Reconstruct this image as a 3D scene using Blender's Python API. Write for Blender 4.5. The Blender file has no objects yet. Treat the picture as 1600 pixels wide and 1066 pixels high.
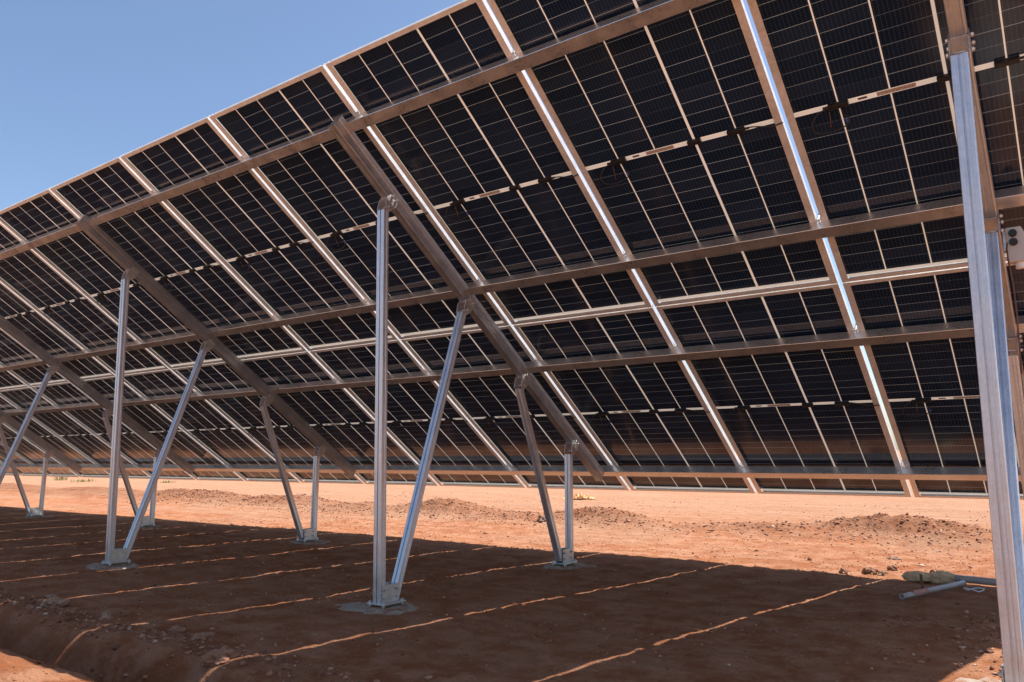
import bpy, bmesh, math, random
import numpy as np
from mathutils import Vector, Matrix

scene = bpy.context.scene
C = scene.collection
R = math.radians
random.seed(7)

# ------------------------------------------------------------------ camera
cam_d = bpy.data.cameras.new('camera'); cam = bpy.data.objects.new('camera', cam_d); C.objects.link(cam)
cam_d.sensor_width = 36.0; cam_d.sensor_fit = 'HORIZONTAL'
cam_d.lens = 1197.03 / 1600 * 36.0
cam_d.clip_start = 0.02; cam_d.clip_end = 6000
yaw, pitch, roll = 0.6273, 0.1454, -0.0083
fw = Vector((-math.sin(yaw) * math.cos(pitch), math.cos(yaw) * math.cos(pitch), math.sin(pitch)))
rt = Vector((math.cos(yaw), math.sin(yaw), 0)); up = rt.cross(fw)
r2 = rt * math.cos(roll) + up * math.sin(roll); u2 = -rt * math.sin(roll) + up * math.cos(roll)
m = Matrix((r2, u2, -fw)).transposed().to_4x4(); m.translation = Vector((0.9488, -2.6415, 0.874))
cam.matrix_world = m
scene.camera = cam

# ------------------------------------------------------------------ sky and sun
SUN = Vector((0.33, 0.38, 1.0)).normalized()
world = bpy.data.worlds.new("World"); scene.world = world; world.use_nodes = True
wn = world.node_tree.nodes; wl = world.node_tree.links
bg = wn['Background']; sky = wn.new('ShaderNodeTexSky'); sky.sky_type = 'NISHITA'
sky.sun_disc = False
sky.sun_elevation = math.asin(SUN.z); sky.sun_rotation = math.atan2(SUN.x, SUN.y)
sky.altitude = 300; sky.air_density = 1.0; sky.dust_density = 1.5; sky.ozone_density = 2.6
wl.new(sky.outputs[0], bg.inputs[0]); bg.inputs[1].default_value = 0.104
sd = bpy.data.lights.new('sun', 'SUN'); so = bpy.data.objects.new('sun', sd); C.objects.link(so)
sd.energy = 5.0; sd.angle = R(0.5); sd.color = (1.0, 0.985, 0.96)
so.rotation_euler = (-SUN).to_track_quat('-Z', 'Y').to_euler(); so.location = SUN * 30
vs = scene.view_settings; vs.view_transform = 'Standard'; vs.look = 'None'; vs.gamma = 1; vs.exposure = 0.85
scene.cycles.max_bounces = 10; scene.cycles.diffuse_bounces = 6; scene.cycles.glossy_bounces = 5
scene.cycles.sample_clamp_indirect = 6.0

# ------------------------------------------------------------------ array frame
TH = 0.6139; H = 3.039; ML = 2.163; PW = 1.122; XO = -0.013
EV = Vector((0, math.cos(TH), -math.sin(TH))); EN = Vector((0, math.sin(TH), math.cos(TH))); OO = Vector((0, 0, H))
def tn(x, t, n): return Vector((x, 0, 0)) + OO + EV * t + EN * n

# ------------------------------------------------------------------ node helpers
class NT:
    def __init__(s, name):
        s.m = bpy.data.materials.new(name); s.m.use_nodes = True
        s.t = s.m.node_tree; s.b = s.t.nodes['Principled BSDF']
    def n(s, typ, **kw):
        o = s.t.nodes.new(typ)
        for k, v in kw.items(): setattr(o, k, v)
        return o
    def set(s, sock, v):
        if isinstance(v, (int, float)): sock.default_value = v
        elif isinstance(v, (tuple, list)): sock.default_value = v
        else: s.t.links.new(v, sock)
    def math(s, op, a, b=0.0, c=0.0, clamp=False):
        o = s.n('ShaderNodeMath', operation=op, use_clamp=clamp)
        s.set(o.inputs[0], a); s.set(o.inputs[1], b); s.set(o.inputs[2], c); return o.outputs[0]
    def mix(s, f, a, b):
        o = s.n('ShaderNodeMix', data_type='RGBA'); s.set(o.inputs[0], f); s.set(o.inputs[6], a); s.set(o.inputs[7], b); return o.outputs[2]
    def mp(s, v, a, b, c, d):
        o = s.n('ShaderNodeMapRange'); s.set(o.inputs[0], v)
        for i, q in enumerate((a, b, c, d)): s.set(o.inputs[i + 1], q)
        return o.outputs[0]
    def coord(s, kind='Object'): return s.n('ShaderNodeTexCoord').outputs[kind]
    def scale(s, v, sc):
        o = s.n('ShaderNodeMapping'); s.set(o.inputs[0], v); o.inputs['Scale'].default_value = sc; return o.outputs[0]
    def noise(s, v, sc, det=4, rough=.55):
        o = s.n('ShaderNodeTexNoise'); s.set(o.inputs['Vector'], v); o.inputs['Scale'].default_value = sc
        o.inputs['Detail'].default_value = det; o.inputs['Roughness'].default_value = rough; return o.outputs[0]
    def bump(s, h, st=.3, d=.01, nrm=None):
        o = s.n('ShaderNodeBump'); o.inputs['Strength'].default_value = st; o.inputs['Distance'].default_value = d
        s.set(o.inputs['Height'], h)
        if nrm is not None: s.set(o.inputs['Normal'], nrm)
        return o.outputs[0]

def simple(name, col, rough=.5, metal=0.0, var=.12, sc=12, bump=0.0):
    q = NT(name); co = q.coord(); f = q.noise(co, sc, 5)
    d = tuple(c * (1 - var) for c in col) + (1,); l = tuple(min(1, c * (1 + var)) for c in col) + (1,)
    q.set(q.b.inputs['Base Color'], q.mix(q.mp(f, .3, .7, 0, 1), d, l))
    q.set(q.b.inputs['Roughness'], q.mp(f, .3, .7, max(0, rough - .06), rough + .08)); q.b.inputs['Metallic'].default_value = metal
    if bump: q.set(q.b.inputs['Normal'], q.bump(q.noise(co, sc * 6, 4), .5, bump))
    return q.m

def metal(name, col, rough, mtl, stretch=(30, 30, 1.2), dirt=.25):
    """extruded / galvanised metal with long draw marks and blotchy zinc"""
    q = NT(name); co = q.coord()
    st = q.noise(q.scale(co, stretch), 6, 5, .65); bl = q.noise(co, 9, 5, .6); fine = q.noise(co, 90, 3)
    sp = q.n('ShaderNodeTexVoronoi'); q.set(sp.inputs['Vector'], co); sp.inputs['Scale'].default_value = 55
    a = tuple(c * .78 for c in col) + (1,); b = tuple(min(1, c * 1.07) for c in col) + (1,)
    sv = q.n('ShaderNodeTexVoronoi'); q.set(sv.inputs['Vector'], co); sv.inputs['Scale'].default_value = 95
    spc = q.n('ShaderNodeSeparateColor'); q.set(spc.inputs[0], sv.outputs['Color'])
    base = q.mix(q.math('ADD', q.mp(q.math('ADD', st, bl), .75, 1.25, 0, .75), q.math('MULTIPLY', spc.outputs[0], .3)), a, b)
    dust = q.mp(q.noise(co, 3.2, 6, .65), .5, .78, 0, dirt)
    base = q.mix(dust, base, (.42, .25, .16, 1))
    q.set(q.b.inputs['Base Color'], base)
    q.set(q.b.inputs['Metallic'], q.math('SUBTRACT', mtl, dust))
    r = q.math('ADD', q.mp(bl, .3, .7, rough - .06, rough + .07), q.mp(sp.outputs['Distance'], 0, .6, -.03, .03))
    q.set(q.b.inputs['Roughness'], q.math('ADD', r, q.mp(fine, .3, .7, -.03, .03)))
    q.set(q.b.inputs['Normal'], q.bump(q.math('ADD', st, q.math('MULTIPLY', fine, .3)), .12 if rough > .25 else .05, .002))
    return q.m

M = {}
M['post'] = metal('aluminium_post', (.68, .71, .75), .40, .82, dirt=.10)
M['rafter'] = metal('galvanised_rafter', (.50, .52, .55), .34, .86, stretch=(30, 2, 2), dirt=.15)
M['purlin'] = metal('galvanised_purlin', (.70, .69, .68), .30, .90, stretch=(1, 30, 30), dirt=.10)
M['frame'] = metal('anodised_frame', (.83, .81, .78), .42, .42, stretch=(8, 8, 8), dirt=.12)
M['bracket'] = metal('cast_bracket', (.66, .65, .64), .4, .85, stretch=(6, 6, 6), dirt=.2)
M['bolt'] = simple('zinc_bolt', (.62, .62, .61), .36, .95, .1, 60)
M['black'] = simple('black_plastic', (.012, .012, .013), .42, 0, .3, 40)
M['cable'] = simple('black_cable', (.014, .014, .015), .5, 0, .3, 40)
M['blue'] = simple('blue_plug', (.02, .06, .30), .4)
M['greybox'] = simple('light_grey_plastic', (.52, .50, .46), .42, 0, .05, 20, .0004)
M['pvc'] = simple('pvc_pipe', (.38, .33, .29), .4, 0, .18, 9, .0005)
M['pvcred'] = simple('pvc_red_dust', (.50, .20, .14), .6, 0, .2, 20)
M['sack'] = simple('woven_sack', (.62, .42, .235), .9, 0, .25, 22, .012)
M['stake'] = simple('rusty_stake', (.16, .075, .04), .8, 0, .3, 30, .001)
M['yellow'] = simple('yellow_plastic', (.80, .46, .20), .45, 0, .25, 9, .002)
M['white'] = simple('white_plastic', (.75, .72, .68), .45, 0, .1, 20)
M['grass'] = simple('grass_blade', (.20, .22, .07), .7, 0, .4, 6)

# concrete
q = NT('concrete'); co = q.coord(); f = q.noise(co, 7, 8, .65); g = q.noise(co, 45, 5, .7)
base = q.mix(q.mp(f, .35, .65, 0, 1), (.42, .32, .23, 1), (.60, .48, .36, 1))
base = q.mix(q.mp(q.noise(co, 9, 7, .75), .46, .62, 0, .95), base, (.38, .165, .08, 1))
q.set(q.b.inputs['Base Color'], base); q.b.inputs['Roughness'].default_value = .92
q.set(q.b.inputs['Normal'], q.bump(q.math('ADD', f, g), 1.0, .03)); M['concrete'] = q.m

# rocks
def rock_mat(name, c1, c2):
    q = NT(name); co = q.coord('Object'); f = q.noise(co, 16, 8, .7)
    base = q.mix(q.mp(f, .35, .65, 0, 1), c1 + (1,), c2 + (1,)); q.set(q.b.inputs['Base Color'], base)
    q.b.inputs['Roughness'].default_value = .95
    q.set(q.b.inputs['Normal'], q.bump(q.noise(co, 60, 8, .75), .7, .006)); return q.m
M['rock'] = rock_mat('red_rock', (.24, .105, .055), (.38, .19, .11))
M['palerock'] = rock_mat('pale_rock', (.27, .15, .085), (.42, .26, .165))
M['darkrock'] = rock_mat('dark_rock', (.15, .09, .06), (.28, .17, .11))

# earth
q = NT('red_earth'); co = q.coord('Object')
big = q.noise(co, .55, 6, .6); mid = q.noise(co, 4.5, 8, .65); fine = q.noise(co, 38, 8, .75); grit = q.noise(co, 160, 4, .8)
trk = q.noise(q.scale(co, (.35, 5.5, 1)), 1.6, 7, .62)
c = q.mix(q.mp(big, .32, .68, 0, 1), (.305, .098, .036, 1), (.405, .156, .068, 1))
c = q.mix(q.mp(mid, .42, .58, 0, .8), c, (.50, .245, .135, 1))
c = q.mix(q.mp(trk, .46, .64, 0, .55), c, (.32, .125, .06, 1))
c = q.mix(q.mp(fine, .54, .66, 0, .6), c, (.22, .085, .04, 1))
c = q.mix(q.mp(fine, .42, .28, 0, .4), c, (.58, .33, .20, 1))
lit_w = q.n('ShaderNodeAttribute', attribute_name='pale_sunlit').outputs['Fac']  # paler earth: distant soil's own tone plus painted-in sunlight
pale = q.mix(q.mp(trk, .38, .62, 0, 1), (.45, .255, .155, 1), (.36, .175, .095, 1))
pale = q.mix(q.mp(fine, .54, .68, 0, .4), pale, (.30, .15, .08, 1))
c = q.mix(q.math('MULTIPLY', lit_w, q.mp(mid, .25, .55, .7, 1), clamp=True), c, pale)
at = q.n('ShaderNodeAttribute', attribute_name='rubble'); 
rub = q.math('MULTIPLY', at.outputs['Fac'], q.mp(q.noise(co, 14, 8, .75), .35, .62, .25, 1), clamp=True)
c = q.mix(q.math('MULTIPLY', rub, .8), c, (.23, .10, .055, 1))
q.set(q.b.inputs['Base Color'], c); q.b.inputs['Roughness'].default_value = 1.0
q.b.inputs['Specular IOR Level'].default_value = .12
hgt = q.math('ADD', q.math('MULTIPLY', mid, 1.1), q.math('ADD', q.math('MULTIPLY', fine, .55), q.math('MULTIPLY', grit, .16)))
hgt = q.math('ADD', hgt, q.math('MULTIPLY', trk, .6))
q.set(q.b.inputs['Normal'], q.bump(hgt, 1.0, .04)); M['earth'] = q.m

# pebbles
q = NT('pebbles'); at = q.n('ShaderNodeAttribute', attribute_name='stone_rand')
cr = q.n('ShaderNodeValToRGB'); q.set(cr.inputs[0], at.outputs['Fac'])
e = cr.color_ramp.elements; e[0].position = 0; e[0].color = (.14, .055, .03, 1); e[1].position = 1; e[1].color = (.56, .40, .29, 1)
for p_, c_ in ((.3, (.24, .10, .05, 1)), (.7, (.34, .15, .08, 1)), (.92, (.40, .21, .125, 1))):
    k = e.new(p_); k.color = c_
q.set(q.b.inputs['Base Color'], cr.outputs[0]); q.b.inputs['Roughness'].default_value = .95
M['pebble'] = q.m

# back glass of the bifacial panel: dark third-cut cells on a pale printed grid
q = NT('panel_back_glass'); co = q.coord('Object')
sp = q.n('ShaderNodeSeparateXYZ'); q.set(sp.inputs[0], co); x, y = sp.outputs[0], sp.outputs[1]
oi = q.n('ShaderNodeObjectInfo').outputs['Random']
ROWP = .0691; HS = .0125
colm = None
for cx, w in ((-.324, .0065), (-.108, .0065), (.108, .0135), (.324, .0065)):
    a = q.math('LESS_THAN', q.math('ABSOLUTE', q.math('SUBTRACT', x, cx)), w / 2)
    colm = a if colm is None else q.math('MAXIMUM', colm, a)
colm = q.math('MAXIMUM', colm, q.math('GREATER_THAN', q.math('ABSOLUTE', x), .531))
ay = q.math('ABSOLUTE', y); strip = q.math('LESS_THAN', ay, HS)
edge = q.math('GREATER_THAN', ay, HS + 15 * ROWP + .001)
v = q.math('DIVIDE', q.math('SUBTRACT', ay, HS), ROWP); fv = q.math('FRACT', v); iv = q.math('ROUND', v)
sg = q.math('SIGN', y)
iu = q.math('FLOOR', q.math('DIVIDE', q.math('ADD', x, .540), .216))
rowl = q.math('LESS_THAN', q.math('MINIMUM', fv, q.math('SUBTRACT', 1, fv)), .0011 / ROWP)
wn_ = q.n('ShaderNodeTexWhiteNoise', noise_dimensions='3D'); cb = q.n('ShaderNodeCombineXYZ')
q.set(cb.inputs[0], iu); q.set(cb.inputs[1], q.math('MULTIPLY', iv, sg)); q.set(cb.inputs[2], q.math('MULTIPLY', oi, 97.0)); q.set(wn_.inputs['Vector'], cb.outputs[0])
rowb = q.math('MULTIPLY', rowl, q.mp(wn_.outputs['Value'], 0, 1, .08, .85))
# tone of each cell
wn2 = q.n('ShaderNodeTexWhiteNoise', noise_dimensions='3D'); cb2 = q.n('ShaderNodeCombineXYZ')
q.set(cb2.inputs[0], iu); q.set(cb2.inputs[1], q.math('MULTIPLY', q.math('FLOOR', v), sg)); q.set(cb2.inputs[2], q.math('MULTIPLY', oi, 31.0)); q.set(wn2.inputs['Vector'], cb2.outputs[0])
cell = q.mix(wn2.outputs['Value'], (.0060, .0160, .040, 1), (.0150, .0285, .062, 1))
# fine solder ribbons with dots
bu = q.math('FRACT', q.math('DIVIDE', q.math('ADD', x, .540), .018)); bm = q.math('LESS_THAN', q.math('ABSOLUTE', q.math('SUBTRACT', bu, .5)), .05)
dv = q.math('FRACT', q.math('DIVIDE', y, .0114)); dm = q.math('LESS_THAN', q.math('ABSOLUTE', q.math('SUBTRACT', dv, .5)), .2)
cell = q.mix(q.math('MULTIPLY', bm, q.math('ADD', .06, q.math('MULTIPLY', dm, .6))), cell, (.12, .155, .20, 1))
cell = q.mix(rowb, cell, (.30, .38, .50, 1))
white = q.math('MAXIMUM', colm, q.math('MAXIMUM', strip, edge))
wcol = q.mix(q.mp(q.noise(co, 6, 4), .3, .7, 0, 1), (.76, .71, .64, 1), (.84, .79, .72, 1))
seam = q.math('LESS_THAN', q.math('ABSOLUTE', q.math('SUBTRACT', ay, .0035)), .0008)
wcol = q.mix(q.math('MULTIPLY', seam, .55), wcol, (.30, .22, .17, 1))
q.set(q.b.inputs['Base Color'], q.mix(white, cell, wcol))
dustn = q.noise(co, 5, 6, .65)
q.set(q.b.inputs['Roughness'], q.mp(dustn, .3, .7, .07, .16)); q.b.inputs['IOR'].default_value = 1.5
# the printed grid is milky: sun on the front glows through between the cells
tr = q.n('ShaderNodeBsdfTranslucent'); tr.inputs[0].default_value = (.86, .77, .64, 1)
mx = q.n('ShaderNodeMixShader'); q.set(mx.inputs[0], q.math('MULTIPLY', q.math('MAXIMUM', white, q.math('MULTIPLY', rowb, .4)), .105))
q.t.links.new(q.b.outputs[0], mx.inputs[1]); q.t.links.new(tr.outputs[0], mx.inputs[2])
q.t.links.new(mx.outputs[0], q.t.nodes['Material Output'].inputs[0])
M['cells'] = q.m
q = NT('panel_front_glass'); sp = q.n('ShaderNodeSeparateXYZ'); q.set(sp.inputs[0], q.coord('Object')); x, y = sp.outputs[0], sp.outputs[1]
mk = None
for cx, w in ((-.324, .0065), (-.108, .0065), (.108, .0135), (.324, .0065)):
    a = q.math('LESS_THAN', q.math('ABSOLUTE', q.math('SUBTRACT', x, cx)), w / 2 + .006)
    mk = a if mk is None else q.math('MAXIMUM', mk, a)
ay = q.math('ABSOLUTE', y)
mk = q.math('MAXIMUM', mk, q.math('MAXIMUM', q.math('GREATER_THAN', q.math('ABSOLUTE', x), .525), q.math('LESS_THAN', ay, HS + .004)))
fv = q.math('FRACT', q.math('DIVIDE', q.math('SUBTRACT', ay, HS), ROWP))
mk = q.math('MAXIMUM', mk, q.math('MAXIMUM', q.math('GREATER_THAN', ay, HS + 15 * ROWP - .005), q.math('LESS_THAN', q.math('MINIMUM', fv, q.math('SUBTRACT', 1, fv)), .004 / ROWP)))
q.b.inputs['Base Color'].default_value = (.012, .014, .022, 1); q.b.inputs['Roughness'].default_value = .12
tr = q.n('ShaderNodeBsdfTransparent'); mx = q.n('ShaderNodeMixShader'); q.set(mx.inputs[0], mk)
q.t.links.new(q.b.outputs[0], mx.inputs[1]); q.t.links.new(tr.outputs[0], mx.inputs[2]); q.t.links.new(mx.outputs[0], q.t.nodes['Material Output'].inputs[0])
M['frontglass'] = q.m
# printed labels
q = NT('panel_label'); co = q.coord(); sp = q.n('ShaderNodeSeparateXYZ'); q.set(sp.inputs[0], co)
bars = q.n('ShaderNodeTexWhiteNoise', noise_dimensions='2D'); cb = q.n('ShaderNodeCombineXYZ')
q.set(cb.inputs[0], q.math('FLOOR', q.math('MULTIPLY', sp.outputs[0], 420))); q.set(cb.inputs[1], q.math('FLOOR', q.math('MULTIPLY', sp.outputs[1], 330))); q.set(bars.inputs['Vector'], cb.outputs[0])
q.set(q.b.inputs['Base Color'], q.mix(q.math('MULTIPLY', q.math('GREATER_THAN', bars.outputs['Value'], .62), .65), (.50, .40, .36, 1), (.10, .07, .07, 1))); q.b.inputs['Roughness'].default_value = .5
M['label'] = q.m
M['darklabel'] = simple('dark_print', (.12, .09, .085), .5, 0, .3, 200)

# ------------------------------------------------------------------ mesh helpers
class MB:
    def __init__(s): s.v = []; s.f = []; s.sm = []
    def box(s, c, d, ax=None):
        c = Vector(c); X, Y, Z = ax if ax else (Vector((1, 0, 0)), Vector((0, 1, 0)), Vector((0, 0, 1)))
        o = len(s.v)
        for k in (-.5, .5):
            for j in (-.5, .5):
                for i in (-.5, .5): s.v.append(c + X * (i * d[0]) + Y * (j * d[1]) + Z * (k * d[2]))
        for f in ((0, 2, 3, 1), (4, 5, 7, 6), (0, 1, 5, 4), (2, 6, 7, 3), (0, 4, 6, 2), (1, 3, 7, 5)): s.f.append([o + i for i in f]); s.sm.append(False)
        return s
    def prism(s, prof, a, b, U, V, caps=True):
        a, b = Vector(a), Vector(b); o = len(s.v); n = len(prof)
        for P in (a, b):
            for (p, r) in prof: s.v.append(P + U * p + V * r)
        for i in range(n): j = (i + 1) % n; s.f.append([o + i, o + j, o + n + j, o + n + i]); s.sm.append(False)
        if caps: s.f.append([o + i for i in range(n)][::-1]); s.f.append([o + n + i for i in range(n)]); s.sm += [False, False]
        return s
    def cyl(s, a, b, r, n=12, r1=None, caps=True):
        a, b = Vector(a), Vector(b); d = (b - a).normalized(); U = d.orthogonal().normalized(); V = d.cross(U)
        o = len(s.v); r1 = r if r1 is None else r1
        for P, rr in ((a, r), (b, r1)):
            for i in range(n): t = 2 * math.pi * i / n; s.v.append(P + U * (rr * math.cos(t)) + V * (rr * math.sin(t)))
        for i in range(n): j = (i + 1) % n; s.f.append([o + i, o + j, o + n + j, o + n + i]); s.sm.append(n > 8)
        if caps: s.f.append([o + i for i in range(n)][::-1]); s.f.append([o + n + i for i in range(n)]); s.sm += [False, False]
        return s
    def tube(s, pts, r, n=7):
        pts = [Vector(p) for p in pts]; o = len(s.v); U = None
        for k, P in enumerate(pts):
            d = (pts[min(k + 1, len(pts) - 1)] - pts[max(k - 1, 0)]).normalized()
            U = d.orthogonal().normalized() if U is None else (U - d * U.dot(d)).normalized(); V = d.cross(U)
            for i in range(n): t = 2 * math.pi * i / n; s.v.append(P + U * (r * math.cos(t)) + V * (r * math.sin(t)))
        for k in range(len(pts) - 1):
            for i in range(n): j = (i + 1) % n; s.f.append([o + k * n + i, o + k * n + j, o + (k + 1) * n + j, o + (k + 1) * n + i]); s.sm.append(True)
        s.f.append([o + i for i in range(n)][::-1]); s.f.append([o + (len(pts) - 1) * n + i for i in range(n)]); s.sm += [False, False]
        return s
    def build(s, name, mat, parent=None, bevel=0):
        me = bpy.data.meshes.new(name); me.from_pydata([tuple(v) for v in s.v], [], s.f)
        me.polygons.foreach_set('use_smooth', s.sm); me.materials.append(mat); me.update()
        ob = bpy.data.objects.new(name, me); C.objects.link(ob); ob.parent = parent
        if bevel: b = ob.modifiers.new('bevel', 'BEVEL'); b.width = bevel; b.segments = 2; b.limit_method = 'ANGLE'; b.angle_limit = R(40)
        return ob

def tag(o, label=None, cat=None, group=None, kind=None):
    if label: o['label'] = label
    if cat: o['category'] = cat
    if group: o['group'] = group
    if kind: o['kind'] = kind
    return o
def empty(name, loc, rot=None):
    o = bpy.data.objects.new(name, None); C.objects.link(o); o.location = loc; o.empty_display_size = .1
    if rot: o.rotation_euler = rot
    return o
def copy_tree(o, parent=None):
    c = o.copy(); C.objects.link(c); c.parent = parent
    for ch in o.children: copy_tree(ch, c)
    return c

# ------------------------------------------------------------------ noise for terrain
def _h(ix, iy, seed):
    n = (ix.astype(np.int64) * 374761393 + iy.astype(np.int64) * 668265263 + seed * 1442695041) & 0xffffffff
    n = ((n ^ (n >> 13)) * 1274126177) & 0xffffffff
    return ((n ^ (n >> 16)) & 0xffff) / 65535.0
def vnoise(x, y, seed=0):
    ix, iy = np.floor(x), np.floor(y); fx, fy = x - ix, y - iy; fx = fx * fx * (3 - 2 * fx); fy = fy * fy * (3 - 2 * fy)
    a, b, c, d = _h(ix, iy, seed), _h(ix + 1, iy, seed), _h(ix, iy + 1, seed), _h(ix + 1, iy + 1, seed)
    return (a + (b - a) * fx) * (1 - fy) + (c + (d - c) * fx) * fy
def fbm(x, y, o=4, seed=0, g=.5):
    s = 0; a = 1; t = 0
    for k in range(o): s = s + a * vnoise(x * 2 ** k + 17.3 * k, y * 2 ** k - 9.1 * k, seed + k); t += a; a *= g
    return s / t - .5
def sstep(a, b, x): t = np.clip((x - a) / (b - a), 0, 1); return t * t * (3 - 2 * t)

FX = [.735, -2.346, -5.41, -8.49, -11.57, -14.65]
YR, YF = .60, 2.62
MOUNDS = [(-.62, 5.95, .75, .33, .25), (-1.75, 5.75, .7, .3, .10), (-3.95, 5.9, .65, .33, .21), (-5.0, 5.7, .8, .3, .10), (-6.5, 6.0, .75, .35, .25), (-7.9, 5.7, .7, .3, .12),
          (-10.2, 6.1, 1.3, .4, .20), (-13.2, 6.1, 1.8, .4, .26), (-17.0, 6.2, 2.2, .5, .22), (.9, 5.9, .7, .3, .09), (2.6, 6, 1, .35, .2), (-21.5, 6.2, 2.4, .5, .25)]
def mound(x, y):
    s = 0
    wx = x + .5 * fbm(x * 1.3, y * 1.3, 3, 51); wy = y + .3 * fbm(x * 1.7, y * 1.7, 3, 61)
    for (mx, my, sx, sy, h) in MOUNDS: s = np.maximum(s, h * .76 * np.exp(-((wx - mx) / (sx * 1.15)) ** 2 - ((wy - my) / (sy * 1.1)) ** 2))
    s = s + .035 * np.exp(-((wy - 5.8) / .45) ** 2)
    return s
def trench(x, y):
    wy = y + .10 * fbm(x * 1.4, y * .8, 4, 91) + .03 * fbm(x * 7, y * 5, 3, 95)
    lng = sstep(-.9, -1.7, x)
    far = 1 - sstep(-.93, -.64, wy)
    near = sstep(-1.075, -1.02, wy)
    return .42 * far * near * lng, lng * np.exp(-((wy + .53) / .10) ** 2)
def height(x, y):
    x = np.asarray(x, float); y = np.asarray(y, float)
    near = 1 / (1 + (np.hypot(x + 3, y - 2) / 25) ** 2)
    z = .030 * fbm(x * .8, y * .8, 3, 3) + .022 * fbm(x * 3.3, y * 3.3, 4, 13) + (.013 * fbm(x * 14, y * 14, 4, 23, .7) + .006 * sstep(.02, .22, fbm(x * 19, y * 19, 3, 29, .6))) * near
    z = z + .25 * fbm(x * .05, y * .05, 2, 33) * sstep(12, 60, np.hypot(x, y - 2))
    m_ = mound(x, y); z = z + m_ + m_ * .55 * fbm(x * 9, y * 9, 4, 43, .75)
    d, rim = trench(x, y); z = z - d + d * .25 * fbm(x * 7, y * 7, 4, 77, .6) + rim * (.02 + .05 * fbm(x * 8, y * 8, 4, 83, .7))
    z = z + sstep(-.9, -1.7, x) * np.exp(-((y + 1.30) / .20) ** 2) * (.07 + .05 * fbm(x * 6, y * 6, 4, 97, .6))
    # churned soil by the right-hand edge
    ch = np.exp(-((x - 1.0) / .55) ** 2 - ((y - 1.8) / .9) ** 2); z = z + ch * .07 * fbm(x * 9, y * 9, 4, 87, .65)
    for fx in FX:
        for fy in (YR + .06, YF - .06):
            w = np.exp(-(((x - fx) / .30) ** 2 + ((y - fy) / .30) ** 2) ** 2); z = z * (1 - w) - .004 * w
    return z
def zat(x, y): return float(height(np.array([x]), np.array([y]))[0])

# ------------------------------------------------------------------ ground: one sheet to the horizon
def axis(lo, hi, step, far, grow=1.10):
    a = list(np.arange(lo, hi, step)); s = step; p = a[-1]
    while p < far: s *= grow; p += s; a.append(p)
    s = step; p = lo; b = []
    while p > -far: s *= grow; p -= s; b.append(p)
    return np.array(b[::-1] + a)
gx = axis(-7.5, 2.0, .024, 3000); gy = axis(-2.2, 7.6, .024, 3000)
XX, YY = np.meshgrid(gx, gy); ZZ = height(XX, YY)
nx, ny = len(gx), len(gy)
me = bpy.data.meshes.new('ground'); V = np.stack([XX.ravel(), YY.ravel(), ZZ.ravel()], 1)
idx = np.arange(nx * ny).reshape(ny, nx)
F = np.stack([idx[:-1, :-1].ravel(), idx[:-1, 1:].ravel(), idx[1:, 1:].ravel(), idx[1:, :-1].ravel()], 1)
me.vertices.add(len(V)); me.vertices.foreach_set('co', V.ravel())
me.loops.add(F.size); me.loops.foreach_set('vertex_index', F.ravel().astype(np.int32))
me.polygons.add(len(F)); me.polygons.foreach_set('loop_start', (np.arange(len(F)) * 4).astype(np.int32))
me.polygons.foreach_set('use_smooth', np.ones(len(F), bool))
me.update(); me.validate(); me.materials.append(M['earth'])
at = me.attributes.new('rubble', 'FLOAT', 'POINT')
rb = np.clip(mound(XX, YY) * 7, 0, 1); _, rim_ = trench(XX, YY); rb = np.maximum(rb, rim_ * .7)
at.data.foreach_set('value', rb.ravel().astype(np.float32))
at = me.attributes.new('pale_sunlit', 'FLOAT', 'POINT')  # paleness mask: far soil tone, plus sunlit brightening painted in past the array
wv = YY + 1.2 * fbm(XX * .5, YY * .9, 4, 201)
lit_w = np.maximum(sstep(4.2, 9.5, wv), sstep(-1.5, -2.6, wv)) * .9 + .60 * sstep(-.06, .16, fbm(XX * .6, YY * 1.3, 4, 211)) * sstep(2.6, 4.4, wv)  # unseen strip behind the camera added pale, its bounce lifts the panel undersides
at.data.foreach_set('value', np.clip(lit_w, 0, 1).ravel().astype(np.float32))
ground = bpy.data.objects.new('ground', me); C.objects.link(ground); ground['kind'] = 'structure'

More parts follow.
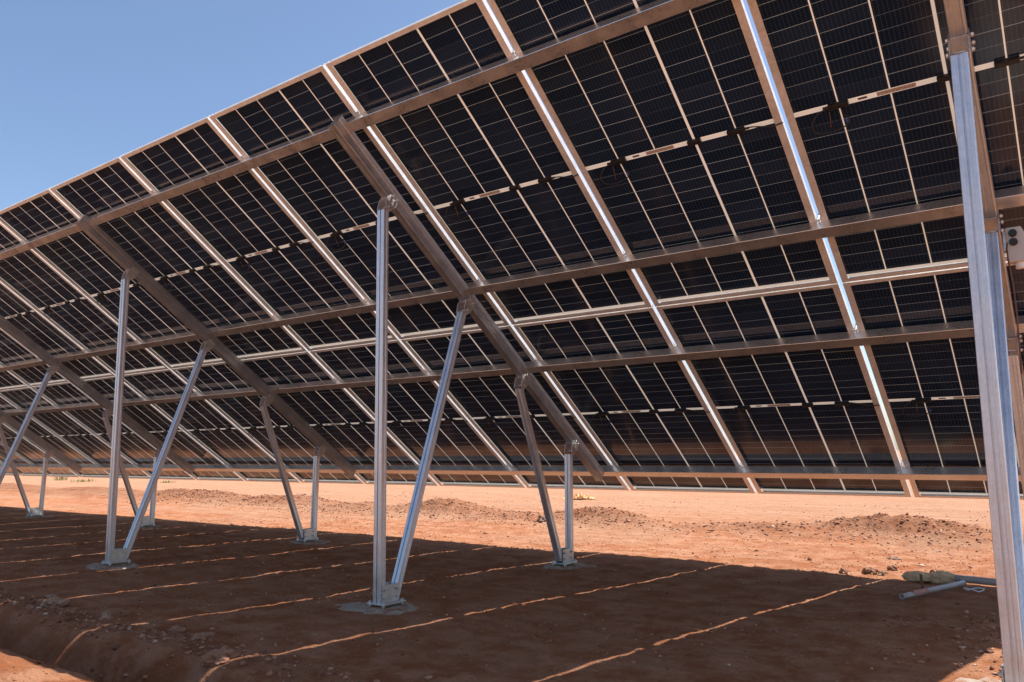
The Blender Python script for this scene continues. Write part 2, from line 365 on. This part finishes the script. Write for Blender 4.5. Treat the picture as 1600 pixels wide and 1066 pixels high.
# ------------------------------------------------------------------ loose stones (nobody could count them)
def stones(name, P, S, rnd, mat, label):
    t = (1 + 5 ** .5) / 2
    iv = np.array([(-1, t, 0), (1, t, 0), (-1, -t, 0), (1, -t, 0), (0, -1, t), (0, 1, t), (0, -1, -t), (0, 1, -t), (t, 0, -1), (t, 0, 1), (-t, 0, -1), (-t, 0, 1)]) / 1.9
    fc = np.array([(0, 11, 5), (0, 5, 1), (0, 1, 7), (0, 7, 10), (0, 10, 11), (1, 5, 9), (5, 11, 4), (11, 10, 2), (10, 7, 6), (7, 1, 8), (3, 9, 4), (3, 4, 2), (3, 2, 6), (3, 6, 8), (3, 8, 9), (4, 9, 5), (2, 4, 11), (6, 2, 10), (8, 6, 7), (9, 8, 1)])
    n = len(P); k = rnd.uniform(.62, 1.25, (n, 12, 1)); sc = rnd.uniform(.55, 1.3, (n, 1, 3)) * np.array([1, 1, .7])
    v = iv[None] * k * sc; a = rnd.uniform(0, 6.283, n); ca, sa = np.cos(a)[:, None], np.sin(a)[:, None]
    vx = v[..., 0] * ca - v[..., 1] * sa; vy = v[..., 0] * sa + v[..., 1] * ca
    v = np.stack([vx, vy, v[..., 2]], 2) * S[:, None, None] + P[:, None, :]
    f = fc[None] + (np.arange(n) * 12)[:, None, None]
    me = bpy.data.meshes.new(name); me.vertices.add(n * 12); me.vertices.foreach_set('co', v.ravel())
    f = f.reshape(-1, 3); me.loops.add(f.size); me.loops.foreach_set('vertex_index', f.ravel().astype(np.int32))
    me.polygons.add(len(f)); me.polygons.foreach_set('loop_start', (np.arange(len(f)) * 3).astype(np.int32)); me.update(); me.validate()
    at = me.attributes.new('stone_rand', 'FLOAT', 'POINT'); at.data.foreach_set('value', np.repeat(rnd.uniform(0, 1, n), 12).astype(np.float32))
    me.materials.append(mat); o = bpy.data.objects.new(name, me); C.objects.link(o); tag(o, label, 'gravel', kind='stuff'); return o
rnd = np.random.default_rng(5)
pts = []; siz = []
def scatter(n, xr, yr, s0, s1, dens):
    x = rnd.uniform(*xr, n); y = rnd.uniform(*yr, n); k = rnd.uniform(0, 1, n) < dens(x, y); x, y = x[k], y[k]
    s = s0 + (s1 - s0) * rnd.uniform(0, 1, len(x)) ** 3.2
    pts.append(np.stack([x, y, height(x, y) + s * .15], 1)); siz.append(s)
scatter(110000, (-14, 2.5), (4.7, 6.9), .004, .020, lambda x, y: np.clip(mound(x, y) * 4.2, 0, .7) * (.35 + .65 * sstep(6.1, 5.3, y)))
scatter(14000, (-14, 2.5), (-1.0, 9), .0025, .010, lambda x, y: .12 + .5 * (fbm(x * .7, y * .7, 3, 5) > .06))
scatter(2200, (-14, 2.5), (3.2, 10), .006, .026, lambda x, y: .05 + .30 * (fbm(x * .9, y * .9, 3, 8) > .10))
scatter(6000, (-5, -.9), (-1.0, -.25), .003, .019, lambda x, y: np.clip(trench(x, y)[1] * .8, 0, 1) + .04)
scatter(24000, (-6.5, 1.6), (-.9, 3.4), .0025, .010, lambda x, y: .15 + .6 * sstep(0, .14, fbm(x * 1.6, y * 1.6, 4, 305)))
scatter(16000, (-9, 2.5), (3.2, 5.4), .0025, .011, lambda x, y: .2 + .7 * sstep(-.02, .12, fbm(x * 1.9, y * 2.6, 4, 315)))
scatter(9000, (-12, 2.5), (6.4, 11), .003, .014, lambda x, y: .1 + .6 * sstep(.02, .16, fbm(x * .9, y * 2.2, 4, 325)))
scatter(120, (-6.5, 1.6), (-.7, 3.4), .008, .022, lambda x, y: .6 + 0 * x)
scatter(1400, (-6, -1.2), (-1.9, -1.1), .003, .012, lambda x, y: .4 + 0 * x)
scatter(9000, (.2, 1.6), (.8, 3.0), .003, .018, lambda x, y: .5 * np.exp(-((x - 1.0) / .5) ** 2 - ((y - 1.8) / .8) ** 2))
stones('gravel', np.concatenate(pts), np.concatenate(siz), rnd, M['pebble'], 'loose red and pale gravel and clods strewn over mounds and earth')

# ------------------------------------------------------------------ solar panel
PWID = 1.0985; FD = .031
def make_panel():
    root = empty('solar_panel', (0, 0, 0))
    # local axes: x along the row, y down the slope, z = outward normal; z=0 is the underside of the frame
    hx, hy = PWID / 2, ML / 2
    fr = MB()
    def rail(a, b, inw, fl):
        prof = [(0, 0), (fl, 0), (fl, .0018), (.0020, .0018), (.0020, .0235), (.010, .0235), (.010, FD), (.0012, FD), (0, FD - .0012)]
        fr.prism(prof, a, b, inw, Vector((0, 0, 1)))
    rail((-hx, -hy, 0), (-hx, hy, 0), Vector((1, 0, 0)), .035); rail((hx, hy, 0), (hx, -hy, 0), Vector((-1, 0, 0)), .035)
    rail((hx - .035, -hy, .0), (-hx + .035, -hy, .0), Vector((0, 1, 0)), .024); rail((-hx + .035, hy, .0), (hx - .035, hy, .0), Vector((0, -1, 0)), .024)
    fr.build('frame', M['frame'], root)
    g = MB(); g.v = [Vector((sx * (hx - .0105), sy * (hy - .0105), .0265)) for sx, sy in ((-1, -1), (-1, 1), (1, 1), (1, -1))]
    g.f = [[0, 1, 2, 3]]; g.sm = [False]; g.build('back_glass', M['cells'], root)
    g = MB(); g.box((0, 0, .0305), (2 * hx - .021, 2 * hy - .021, .005)); g.build('front_glass', M['frontglass'], root)
    for cx, big in ((-.324, 1), (.108, 0), (.324, 1)):
        b = MB(); w = .088 if big else .070
        b.box((cx, -.001, .0165), (w, .026, .020)); b.box((cx, -.001, .0045), (w * .82, .020, .004))
        j = b.build('junction_box', M['black'], root, .003)
        if big:
            s = -1 if cx < 0 else 1
            b = MB(); b.cyl((cx + s * w / 2, -.004, .015), (cx + s * (w / 2 + .022), -.004, .014), .006, 8); b.build('cable_gland', M['black'], j)
    def loop(p): 
        out = []
        P = [Vector(a) for a in p]; P = [P[0]] + P + [P[-1]]
        for i in range(1, len(P) - 2):
            for k in range(6):
                t = k / 6; a, b, c, d = P[i - 1], P[i], P[i + 1], P[i + 2]
                out.append(.5 * ((2 * b) + (-a + c) * t + (2 * a - 5 * b + 4 * c - d) * t * t + (-a + 3 * b - 3 * c + d) * t ** 3))
        out.append(P[-2]); return out
    b = MB(); b.tube(loop([(-.368, .004, .014), (-.41, .010, .008), (-.445, .045, -.01), (-.44, .088, -.022), (-.38, .105, -.022), (-.315, .098, -.012), (-.292, .080, .004), (-.306, .05, .010)]), .0032)
    c1 = b.build('cable', M['cable'], root)
    b = MB(); b.cyl((-.300, .072, .006), (-.302, .086, -.001), .0065, 8); b.build('plug', M['blue'], c1)
    b = MB(); b.tube(loop([(.368, -.004, .014), (.40, -.006, .012), (.45, .002, .006), (.50, .010, -.003), (.553, .002, -.005)]), .0032)
    b.build('cable', M['cable'], root)
    b = MB(); b.tube([(-.367, .02, .016), (-.369, .055, .002), (-.372, .088, -.010)], .0018, 5)
    b.build('tie', M['stake'], c1)
    b = MB(); b.box((-.085, 0, .0260), (.155, .019, .0006)); b.build('label', M['label'], root)
    b = MB(); b.box((-.222, 0, .0260), (.038, .011, .0006)); b.build('label', M['darklabel'], root)
    return root
ORD = ['first', 'second', 'third', 'fourth', 'fifth', 'sixth', 'seventh', 'eighth', 'ninth', 'tenth', 'eleventh', 'twelfth', 'thirteenth', 'fourteenth', 'fifteenth', 'sixteenth', 'seventeenth', 'eighteenth']
NC = 16
proto = make_panel()
rows = (('upper', ML / 2 + .0062), ('lower', ML * 1.5 + .0138))
first = True
for rn, t in rows:
    for c in range(NC):
        o = proto if first else copy_tree(proto); first = False
        o.location = tn(XO + PW * .5 - PW * c, t, 0) + EN * (random.uniform(-.0008, .0008)); o.rotation_euler = (-TH, 0, 0)
        if rn == 'upper': txt = 'dark glass solar panel in the upper row, %s panel counting from the right end' % ORD[c]
        else: txt = 'dark glass solar panel in the lower row, %s panel counting from the right end' % ORD[c]
        tag(o, txt, 'solar panel', '%s row of solar panels seen from below' % rn)

# ------------------------------------------------------------------ purlins with module clamps
X1 = XO + PW + .02; X0 = XO + PW - PW * NC - .05
PT = [.335, 1.717, 2.566, 3.957]; PWD = .067; PH = .060
plabel = ['highest of the four long steel purlins, just under the top edge', 'second highest long steel purlin, above the gap between panel rows',
          'third long steel purlin down, just below the gap between panel rows', 'lowest long steel purlin, dark along the bottom of the lower panels']
prof = [(0, 0), (PWD, 0), (PWD, -.014), (PWD - .003, -.014), (PWD - .003, -.003), (.003, -.003), (.003, -PH + .003), (PWD - .003, -PH + .003), (PWD - .003, -PH + .014), (PWD, -PH + .014), (PWD, -PH + .001), (PWD - .001, -PH), (.002, -PH), (0, -PH + .002)]
for t, lb in zip(PT, plabel):
    root = empty('purlin', tn((X0 + X1) / 2, t, 0)); L = (X1 - X0) / 2
    b = MB(); b.prism(prof, (-L, 0, 0), (L, 0, 0), EV, EN); b.build('rail', M['purlin'], root)
    tag(root, lb, 'purlin', 'long steel purlins under the panels')
    pc = None
    for k in range(NC + 1):
        xj = XO + PW - PW * k; lx = xj - (X0 + X1) / 2
        if pc is None:
            b = MB(); U = Vector((1, 0, 0)); A = (U, EV, EN)
            off = Vector((0, 0, 0))
            b.box(EV * (.020) + EN * (FD + .005), (.046, .030, .004), A)          # top plate gripping both frames
            b.cyl(EV * (-.012) + EN * (FD + .012), EV * (-.012) - EN * .010, .004, 8)     # bolt shank in the gap
            b.cyl(EV * (-.012) + EN * (FD + .006), EV * (-.012) + EN * (FD + .014), .008, 6)
            b.cyl(EV * (-.012) - EN * .001, EV * (-.012) - EN * .009, .0075, 6)
            pc = b.build('module_clamp', M['bolt'], root); pc.location = (lx, 0, 0)
        else:
            o = pc.copy(); C.objects.link(o); o.parent = root; o.location = (lx, 0, 0)

# ------------------------------------------------------------------ support frames
def grooved(w, d, g=.006, gd=.011, c=.003):
    """post section: w across, d deep, groove in the middle of both wide faces"""
    a, b = w / 2, d / 2
    def side(s):
        return [(s * g / 2 + s * g * 0, 0)]
    return [(-a + c, -b), (-g / 2 - .012, -b), (-g / 2 - .010, -b + .0015), (-g / 2, -b + .0015), (-g / 2, -b + gd), (g / 2, -b + gd), (g / 2, -b + .0015), (g / 2 + .010, -b + .0015), (g / 2 + .012, -b), (a - c, -b), (a, -b + c),
            (a, -.006), (a - .002, -.004), (a - .002, .004), (a, .006), (a, b - c), (a - c, b), (g / 2, b), (g / 2, b - gd), (-g / 2, b - gd), (-g / 2, b), (-a + c, b), (-a, b - c), (-a, .006), (-a + .002, .004), (-a + .002, -.004), (-a, -.006)]
def make_frame(X, lean=0.0):
    root = empty('support_frame', (X, YR, 0)); o = Vector((X, YR, 0)); XA = Vector((1, 0, 0))
    def L(v): return Vector(v) - o
    def member(name, a, b, w, d, g=.0075):
        a, b = Vector(a), Vector(b); ax = (b - a).normalized(); Vv = ax.cross(XA).normalized()
        if Vv.y > 0: Vv = -Vv
        mb = MB(); mb.prism([(p, -r) for p, r in grooved(w, d, g)], a - o, b - o, XA, Vv); ob = mb.build(name, M['post'], root, 0)
        return ob
    # rafter
    w = .058; h = .096; n0 = -.0605
    ra = tn(X, .285, n0); rb = tn(X, 3.955, n0)
    pr = [(-w / 2, 0), (-w / 2, -h * .36), (-w / 2 + .004, -h * .41), (-w / 2 + .004, -h * .52), (-w / 2, -h * .57), (-w / 2, -h + .003), (-w / 2 + .003, -h), (-w / 2 + .022, -h), (-w / 2 + .024, -h + .002), (w / 2 - .010, -h + .002), (w / 2 - .008, -h), (w / 2 - .003, -h), (w / 2, -h + .003), (w / 2, -h * .57), (w / 2 - .004, -h * .52), (w / 2 - .004, -h * .41), (w / 2, -h * .36), (w / 2, 0)]
    mb = MB(); mb.prism(pr, ra - o, rb - o, XA, EN); mb.build('rafter', M['rafter'], root)
    nb = n0 - h
    # members
    ends = [('post', (X - lean, YR - .012, .034), tn(X - lean * .2, 0, 0) * 0 + Vector((X - lean * .15, .567, 2.352)), .060, .045),
            ('brace', (X, YR + .105, .055), (X, 1.322, 1.822), .052, .046),
            ('brace', (X, YF - .115, .055), (X, 1.985, 1.350), .052, .046),
            ('post', (X, YF + .03, .034), (X, YF + .045, .862), .054, .045)]
    for nm, a, b, ww, dd in ends: member(nm, a, b, ww, dd)
    # saddles at the rafter
    for (y, z) in ((.567, 2.352), (1.322, 1.822), (1.985, 1.350), (YF + .045, .862)):
        t = (Vector((0, y, z)) - OO).dot(EV); c = tn(X, t, nb)
        mb = MB(); A = (XA, EV, EN)
        for s in (-1, 1):
            P = Vector((s * .0330, 0, 0)); pts_ = [(-.036, .050), (.036, .050), (.042, -.02), (.020, -.082), (-.020, -.082), (-.042, -.02)]
            mb.prism(pts_, c + P - XA * .0024 - o, c + P + XA * .0024 - o, EV, EN)
        mb.box(c - EN * .0035 - o, (.0612, .080, .005), A)
        sd_ = mb.build('saddle_bracket', M['bracket'], root, .001)
        for (dt, dn) in ((-.018, .026), (.018, .026), (0, -.052)):
            bb = MB(); q0 = c + EV * dt + EN * dn - o
            bb.cyl(q0 - XA * .044, q0 + XA * .050, .0045, 10); bb.cyl(q0 + XA * .0392, q0 + XA * .0470, .010, 6); bb.cyl(q0 - XA * .0470, q0 - XA * .0392, .010, 6)
            bb.build('bolt', M['bolt'], sd_)
    # feet
    for (yc, s) in ((YR + .045, 1), (YF - .045, -1)):
        mb = MB(); c = Vector((X - (lean if s > 0 else 0), yc, 0)) - o
        mb.box(c + Vector((0, 0, .030)), (.140, .180, .007))
        for q_ in (-1, 1): mb.box(c + Vector((q_ * .0335, 0, .0835)), (.004, .140, .100))
        pb = mb.build('base_bracket', M['bracket'], root, .001)
        for dy in (-.052, .045):
            for dz in (.062, .108):
                bb = MB(); q0 = c + Vector((0, dy, dz)); bb.cyl(q0 - XA * .048, q0 + XA * .048, .0045, 10); bb.cyl(q0 + XA * .0357, q0 + XA * .0437, .009, 6); bb.cyl(q0 - XA * .0437, q0 - XA * .0357, .009, 6); bb.build('bolt', M['bolt'], pb)
        for dx in (-.054, .054):
            for dy in (-.076, .076):
                bb = MB(); q0 = c + Vector((dx, dy, 0)); bb.cyl(q0 + Vector((0, 0, -.02)), q0 + Vector((0, 0, .047)), .005, 10); bb.cyl(q0 + Vector((0, 0, .0337)), q0 + Vector((0, 0, .043)), .011, 6); bb.cyl(q0 + Vector((0, 0, .017)), q0 + Vector((0, 0, .0263)), .011, 6); bb.build('anchor_bolt', M['bolt'], pb)
    return root
flab = ['aluminium support frame cut off at the right edge, nearest of all', 'large grooved aluminium support frame standing near the centre, second from the right',
        'support frame left of centre, third from the right, with tall post and leaning braces', 'smaller support frame toward the left edge, fourth from the right', 'distant support frame at the far left, fifth from the right', 'farthest support frame, mostly hidden behind the others at far left']
f0 = make_frame(FX[0], .022); tag(f0, flab[0], 'support frame', 'aluminium support frames carrying the panel array')
f1 = make_frame(FX[1]); tag(f1, flab[1], 'support frame', 'aluminium support frames carrying the panel array')
for i in range(2, len(FX)):
    o = copy_tree(f1); o.location = (FX[i], YR, 0); tag(o, flab[i])

# concrete footings under the feet
def pad(X, Y, r, seed, label):
    rr = np.random.default_rng(seed); n = 48; rings = 7; v = []; f = []
    prof_ = [(0, .014), (.35, .014), (.6, .012), (.8, .009), (.92, .003), (1.0, -.012), (1.04, -.05)]
    ang = np.linspace(0, 2 * np.pi, n, endpoint=False); ph = rr.uniform(0, 6.28, 6)
    rad = r * (1 + .16 * np.sin(ang * 2 + ph[0]) + .10 * np.sin(ang * 3 + ph[1]) + .06 * np.sin(ang * 7 + ph[2]) + .035 * np.sin(ang * 13 + ph[3])) * rr.uniform(.90, 1.08, n)
    mb = MB()
    for k, (q_, z) in enumerate(prof_):
        for i in range(n): mb.v.append(Vector((math.cos(ang[i]) * rad[i] * max(q_, .01) * 1.15, math.sin(ang[i]) * rad[i] * max(q_, .01), z + (rr.uniform(-.005, .004) if k > 1 else 0))))
    for k in range(rings - 1):
        for i in range(n): j = (i + 1) % n; mb.f.append([k * n + i, (k + 1) * n + i, (k + 1) * n + j, k * n + j]); mb.sm.append(True)
    mb.f.append(list(range(n))); mb.sm.append(True)
    o = mb.build('concrete_footing', M['concrete']); o.location = (X, Y, 0); tag(o, label, 'footing', 'concrete footings under the posts')
wh = ['nearest frame at the right edge', 'support frame near the centre', 'third support frame from the right', 'fourth support frame from the right', 'fifth support frame from the right', 'farthest support frame']
for i, X in enumerate(FX):
    if i in (0, 1, 2, 3, 4): pad(X - (.03 if i else -.02), YR + .02, .20 if i else .36, 10 + i, 'concrete footing under the rear post of the ' + wh[i].replace('support frame ', 'frame ', 1) if i == 2 else 'concrete footing under the rear post of the ' + wh[i])
    pad(X + .02, YF - .02, .17, 30 + i, 'grey concrete footing under the short front post of the ' + wh[i])

# ------------------------------------------------------------------ electrical box by the right-hand frame
root = empty('electrical_box', (.822, 1.40, 1.70)); tag(root, 'light grey plastic electrical box with two black knobs beside the right-hand frame', 'electrical box')
b = MB(); pr = [(-.036, .0), (.026, .0), (.034, .02), (.038, .075), (.034, .13), (.024, .158), (-.036, .158)]
b.prism(pr, (0, -.035, 0), (0, .035, 0), Vector((1, 0, 0)), Vector((0, 0, 1))); b.build('body', M['greybox'], root, .004)
for z in (.128, .088):
    b = MB(); b.cyl((-.008, -.034, z), (-.008, -.050, z), .0165, 20); b.cyl((-.008, -.050, z), (-.008, -.054, z), .012, 20); b.build('knob', M['black'], root)
b = MB(); b.cyl((.006, 0, .002), (.006, 0, -.028), .017, 14); b.build('cable_gland', M['white'], root, .002)
b = MB(); b.box((-.0415, 0, .10), (.012, .05, .09)); b.build('mounting_bracket', M['bracket'], root, .001)
b = MB(); b.tube([(-.03, -.03, .10), (-.036, -.038, .06), (-.034, -.036, .0), (-.026, -.026, -.10), (-.024, -.02, -.25), (-.03, -.01, -.5)], .0035); b.build('cable', M['stake'], root)

# ------------------------------------------------------------------ pipes, sack, stake
def pipe(a, b, r, name, label, red=None):
    a, b = Vector(a), Vector(b); d = (b - a).normalized(); U = d.orthogonal().normalized(); Vv = d.cross(U)
    mb = MB(); n = 24; ns = 14; rs = []
    for k in range(ns + 1):
        P = a.lerp(b, k / ns) 
        for i in range(n): t = 2 * math.pi * i / n; mb.v.append(P + (U * math.cos(t) + Vv * math.sin(t)) * r)
    for k in range(ns):
        for i in range(n): j = (i + 1) % n; mb.f.append([k * n + i, k * n + j, (k + 1) * n + j, (k + 1) * n + i]); mb.sm.append(True)
    o = len(mb.v)
    for P, rr in ((a, r * .82), (a + d * .12, r * .82)):
        for i in range(n): t = 2 * math.pi * i / n; mb.v.append(P + (U * math.cos(t) + Vv * math.sin(t)) * rr)
    for i in range(n): j = (i + 1) % n; mb.f.append([i, o + i, o + j, j]); mb.f.append([o + i, o + n + i, o + n + j, o + j]); mb.sm += [False, True]
    mb.f.append([o + n + i for i in range(n)]); mb.sm.append(False); mb.f.append([ns * n + i for i in range(n)]); mb.sm.append(False)
    me_o = mb.build(name, M['pvc']); tag(me_o, label, 'pipe')
    return me_o
z0 = lambda x, y, d=0: (x, y, zat(x, y) + d)
pp = pipe(z0(.05, 2.47, .018), z0(.300, 3.16, .032), .0155, 'plastic_pipe', 'short grey plastic pipe with open end pointing toward the shaded ground')
b = MB(); a_ = Vector(z0(.05, 2.47, .022)); b_ = Vector(z0(.300, 3.16, .032)); b.cyl(a_.lerp(b_, .16), a_.lerp(b_, .38), .0160, 24, caps=False); b.build('red_band', M['pvcred'], pp)
pipe(z0(.24, 3.27, .040), z0(1.05, 3.10, .036), .023, 'plastic_pipe', 'thick grey plastic pipe running from the sack to the right edge')
def blob(name, loc, sx, sy, sz, seed, mat, rough=.25, freq=2.2, sub=4, flat=True):
    bm = bmesh.new(); bmesh.ops.create_icosphere(bm, subdivisions=sub, radius=1)
    from mathutils import noise as mn
    for v in bm.verts:
        n_ = mn.fractal(v.co * freq + Vector((seed * 3.1, seed, 0)), 1.0, 2.2, 4); n2 = mn.cell(v.co * freq * .9 + Vector((seed, 0, 5)))
        v.co *= 1 + rough * n_ + rough * .35 * (n2 - .5)
        v.co = Vector((v.co.x * sx, v.co.y * sy, v.co.z * sz))
        if flat and v.co.z < -sz * .55: v.co.z = -sz * .55
    me = bpy.data.meshes.new(name); bm.to_mesh(me); bm.free(); me.materials.append(mat)
    ob = bpy.data.objects.new(name, me); C.objects.link(ob); ob.location = loc
    return ob
root = empty('sack', z0(.08, 3.33)); tag(root, 'crumpled beige woven sack lying on the ground at the end of a grey pipe', 'sack')
for dx, dy, sx, sy, sz, s in ((-.070, -.02, .095, .058, .042, 3), (.080, .0, .10, .062, .050, 5)):
    o = blob('bulge', (dx, dy, .030), sx, sy, sz, s, M['sack'], .16, 2.4); o.parent = root
    for p in o.data.polygons: p.use_smooth = True
b = MB(); b.tube([(.02 + .018 * math.cos(t), -.0, .035 + .045 * math.sin(t)) for t in np.linspace(0, 6.28, 14)], .006); o = b.build('tie_string', M['stake'], root)
o = MB().prism([(-.008, -.005), (.008, -.006), (.007, .006), (-.007, .005)], (0, 0, 0), (-.006, 0, .13), Vector((1, 0, 0)), Vector((0, 1, 0))).build('stake', M['stake'])
o.location = z0(.105, 2.87, -.02); tag(o, 'thin rusty brown stake standing in front of the beige sack', 'stake')
b = MB(); rr = random.Random(4)
pl = [(.05 * math.cos(t) + .01 * math.sin(3 * t), .03 * math.sin(t), .012 + .008 * math.sin(2 * t)) for t in np.linspace(0, 6.283, 30)]
o = b.tube(pl, .004).build('plastic_strap', M['white']); o.location = z0(.36, 3.06, 0); tag(o, 'white looped plastic strap lying beside the thick grey pipe', 'strap')

# ------------------------------------------------------------------ individual rocks
def rock(x, y, s, mat, label, fl=.6, seed=1, wide=1.0):
    o = blob('rock', z0(x, y, s * fl * .30), s * wide, s, s * fl, seed, M[mat], .38, 1.5, 4)
    o.rotation_euler = (0, 0, seed * 1.3); tag(o, label, 'rock')
rock(-.325, 3.49, .046, 'rock', 'broken brown rock on the shadow edge, left of the smaller stone', .7, 2, 1.25)
rock(-.235, 3.46, .028, 'palerock', 'pale stone leaning against the broken brown rock on the shadow edge', .8, 9)
rock(-.205, 3.67, .032, 'rock', 'small brown stone in the sun just right of the broken brown rock', .9, 3)
rock(-.485, 3.40, .030, 'rock', 'pointed brown clod sitting on the shadow edge, well left of the broken rock', .9, 4)
rock(-.315, 4.35, .036, 'darkrock', 'flat dark stone alone on sunlit earth in front of the right mound', .35, 5, 1.4)
rock(-2.10, -.60, .058, 'rock', 'flat reddish rock at the bottom of the picture, right end of the trench rim', .6, 6, 1.2)
rock(-2.45, -.46, .055, 'rock', 'broad half-buried rock on the trench rim below the sunlit streak', .45, 7, 1.2)
rock(-2.80, -.38, .042, 'rock', 'rounded half-buried rock behind the trench rim', .5, 8)
rock(-3.98, -.45, .060, 'palerock', 'pale rock with a sunlit top at the left edge of the trench rim', .55, 11, 1.2)
rock(-4.35, -.30, .036, 'palerock', 'grey slab-like stone lying above the pale rim rock, far left', .35, 12, 1.5)
rock(-3.42, -.42, .024, 'palerock', 'small pale cube-like stone in the shade near the trench rim', .9, 13)
rock(-4.45, 5.42, .065, 'darkrock', 'grey brown boulder in the rubble mound behind the front post', .8, 14)
rock(.66, 4.55, .07, 'darkrock', 'dark stone at the right edge beyond the nearest post', .6, 15)

# ------------------------------------------------------------------ yellow plastic, grass tufts
from mathutils import noise as mn
bm = bmesh.new(); bmesh.ops.create_grid(bm, x_segments=48, y_segments=26, size=1)
for v in bm.verts:
    e_ = 1 + .35 * mn.noise(Vector((v.co.x * 2, v.co.y * 2, 3)))
    h_ = abs(mn.fractal(Vector((v.co.x * 2.6, v.co.y * 2.6, 7)), .8, 2.1, 4))
    v.co = Vector((v.co.x * .30 * e_, v.co.y * .15 * e_, .006 + .10 * h_ * (1.25 - v.co.x ** 2)))
me = bpy.data.meshes.new('plastic_sheet'); bm.to_mesh(me); bm.free(); me.materials.append(M['yellow'])
o = bpy.data.objects.new('plastic_sheet', me); C.objects.link(o); o.location = z0(-6.75, 10.1, .01); o.rotation_euler = (0, 0, .5)
o.modifiers.new('thickness', 'SOLIDIFY').thickness = .003
tag(o, 'crumpled yellow plastic sheet on sunlit earth behind the front post', 'plastic sheet')
def tuft(x, y, hgt_, wid, seed, label):
    rr = random.Random(seed); mb = MB()
    for k in range(60):
        a = rr.uniform(0, 6.28); d = wid * rr.random() ** .7; bx, by = d * math.cos(a), d * math.sin(a); l = hgt_ * rr.uniform(.45, 1.0); ln = rr.uniform(.1, .5) * l
        w = .006 + .008 * rr.random(); dx, dy = math.cos(a + rr.uniform(-1, 1)), math.sin(a + rr.uniform(-1, 1)); px, py = -dy * w, dx * w; o = len(mb.v)
        for q_, ww in ((0, 1), (.5, .8), (1, .1)):
            c_ = Vector((bx + dx * ln * q_ * q_, by + dy * ln * q_ * q_, l * q_ * (1 - .15 * q_))); mb.v += [c_ + Vector((px, py, 0)) * ww, c_ - Vector((px, py, 0)) * ww]
        mb.f += [[o, o + 1, o + 3, o + 2], [o + 2, o + 3, o + 5, o + 4]]; mb.sm += [True, True]
    ob = mb.build('grass_tuft', M['grass']); ob.location = z0(x, y, -.01); tag(ob, label, 'grass tuft', 'sparse green tufts at the far left')
tuft(-31.0, 11.5, .36, .26, 1, 'green grass tuft at the far left between the two leaning braces')
tuft(-28.0, 10.9, .16, .45, 2, 'green grass tuft at the extreme left edge of the photo')
tuft(-23.5, 11.5, .14, .35, 3, 'small faint green tuft under the panels left of the tall post')
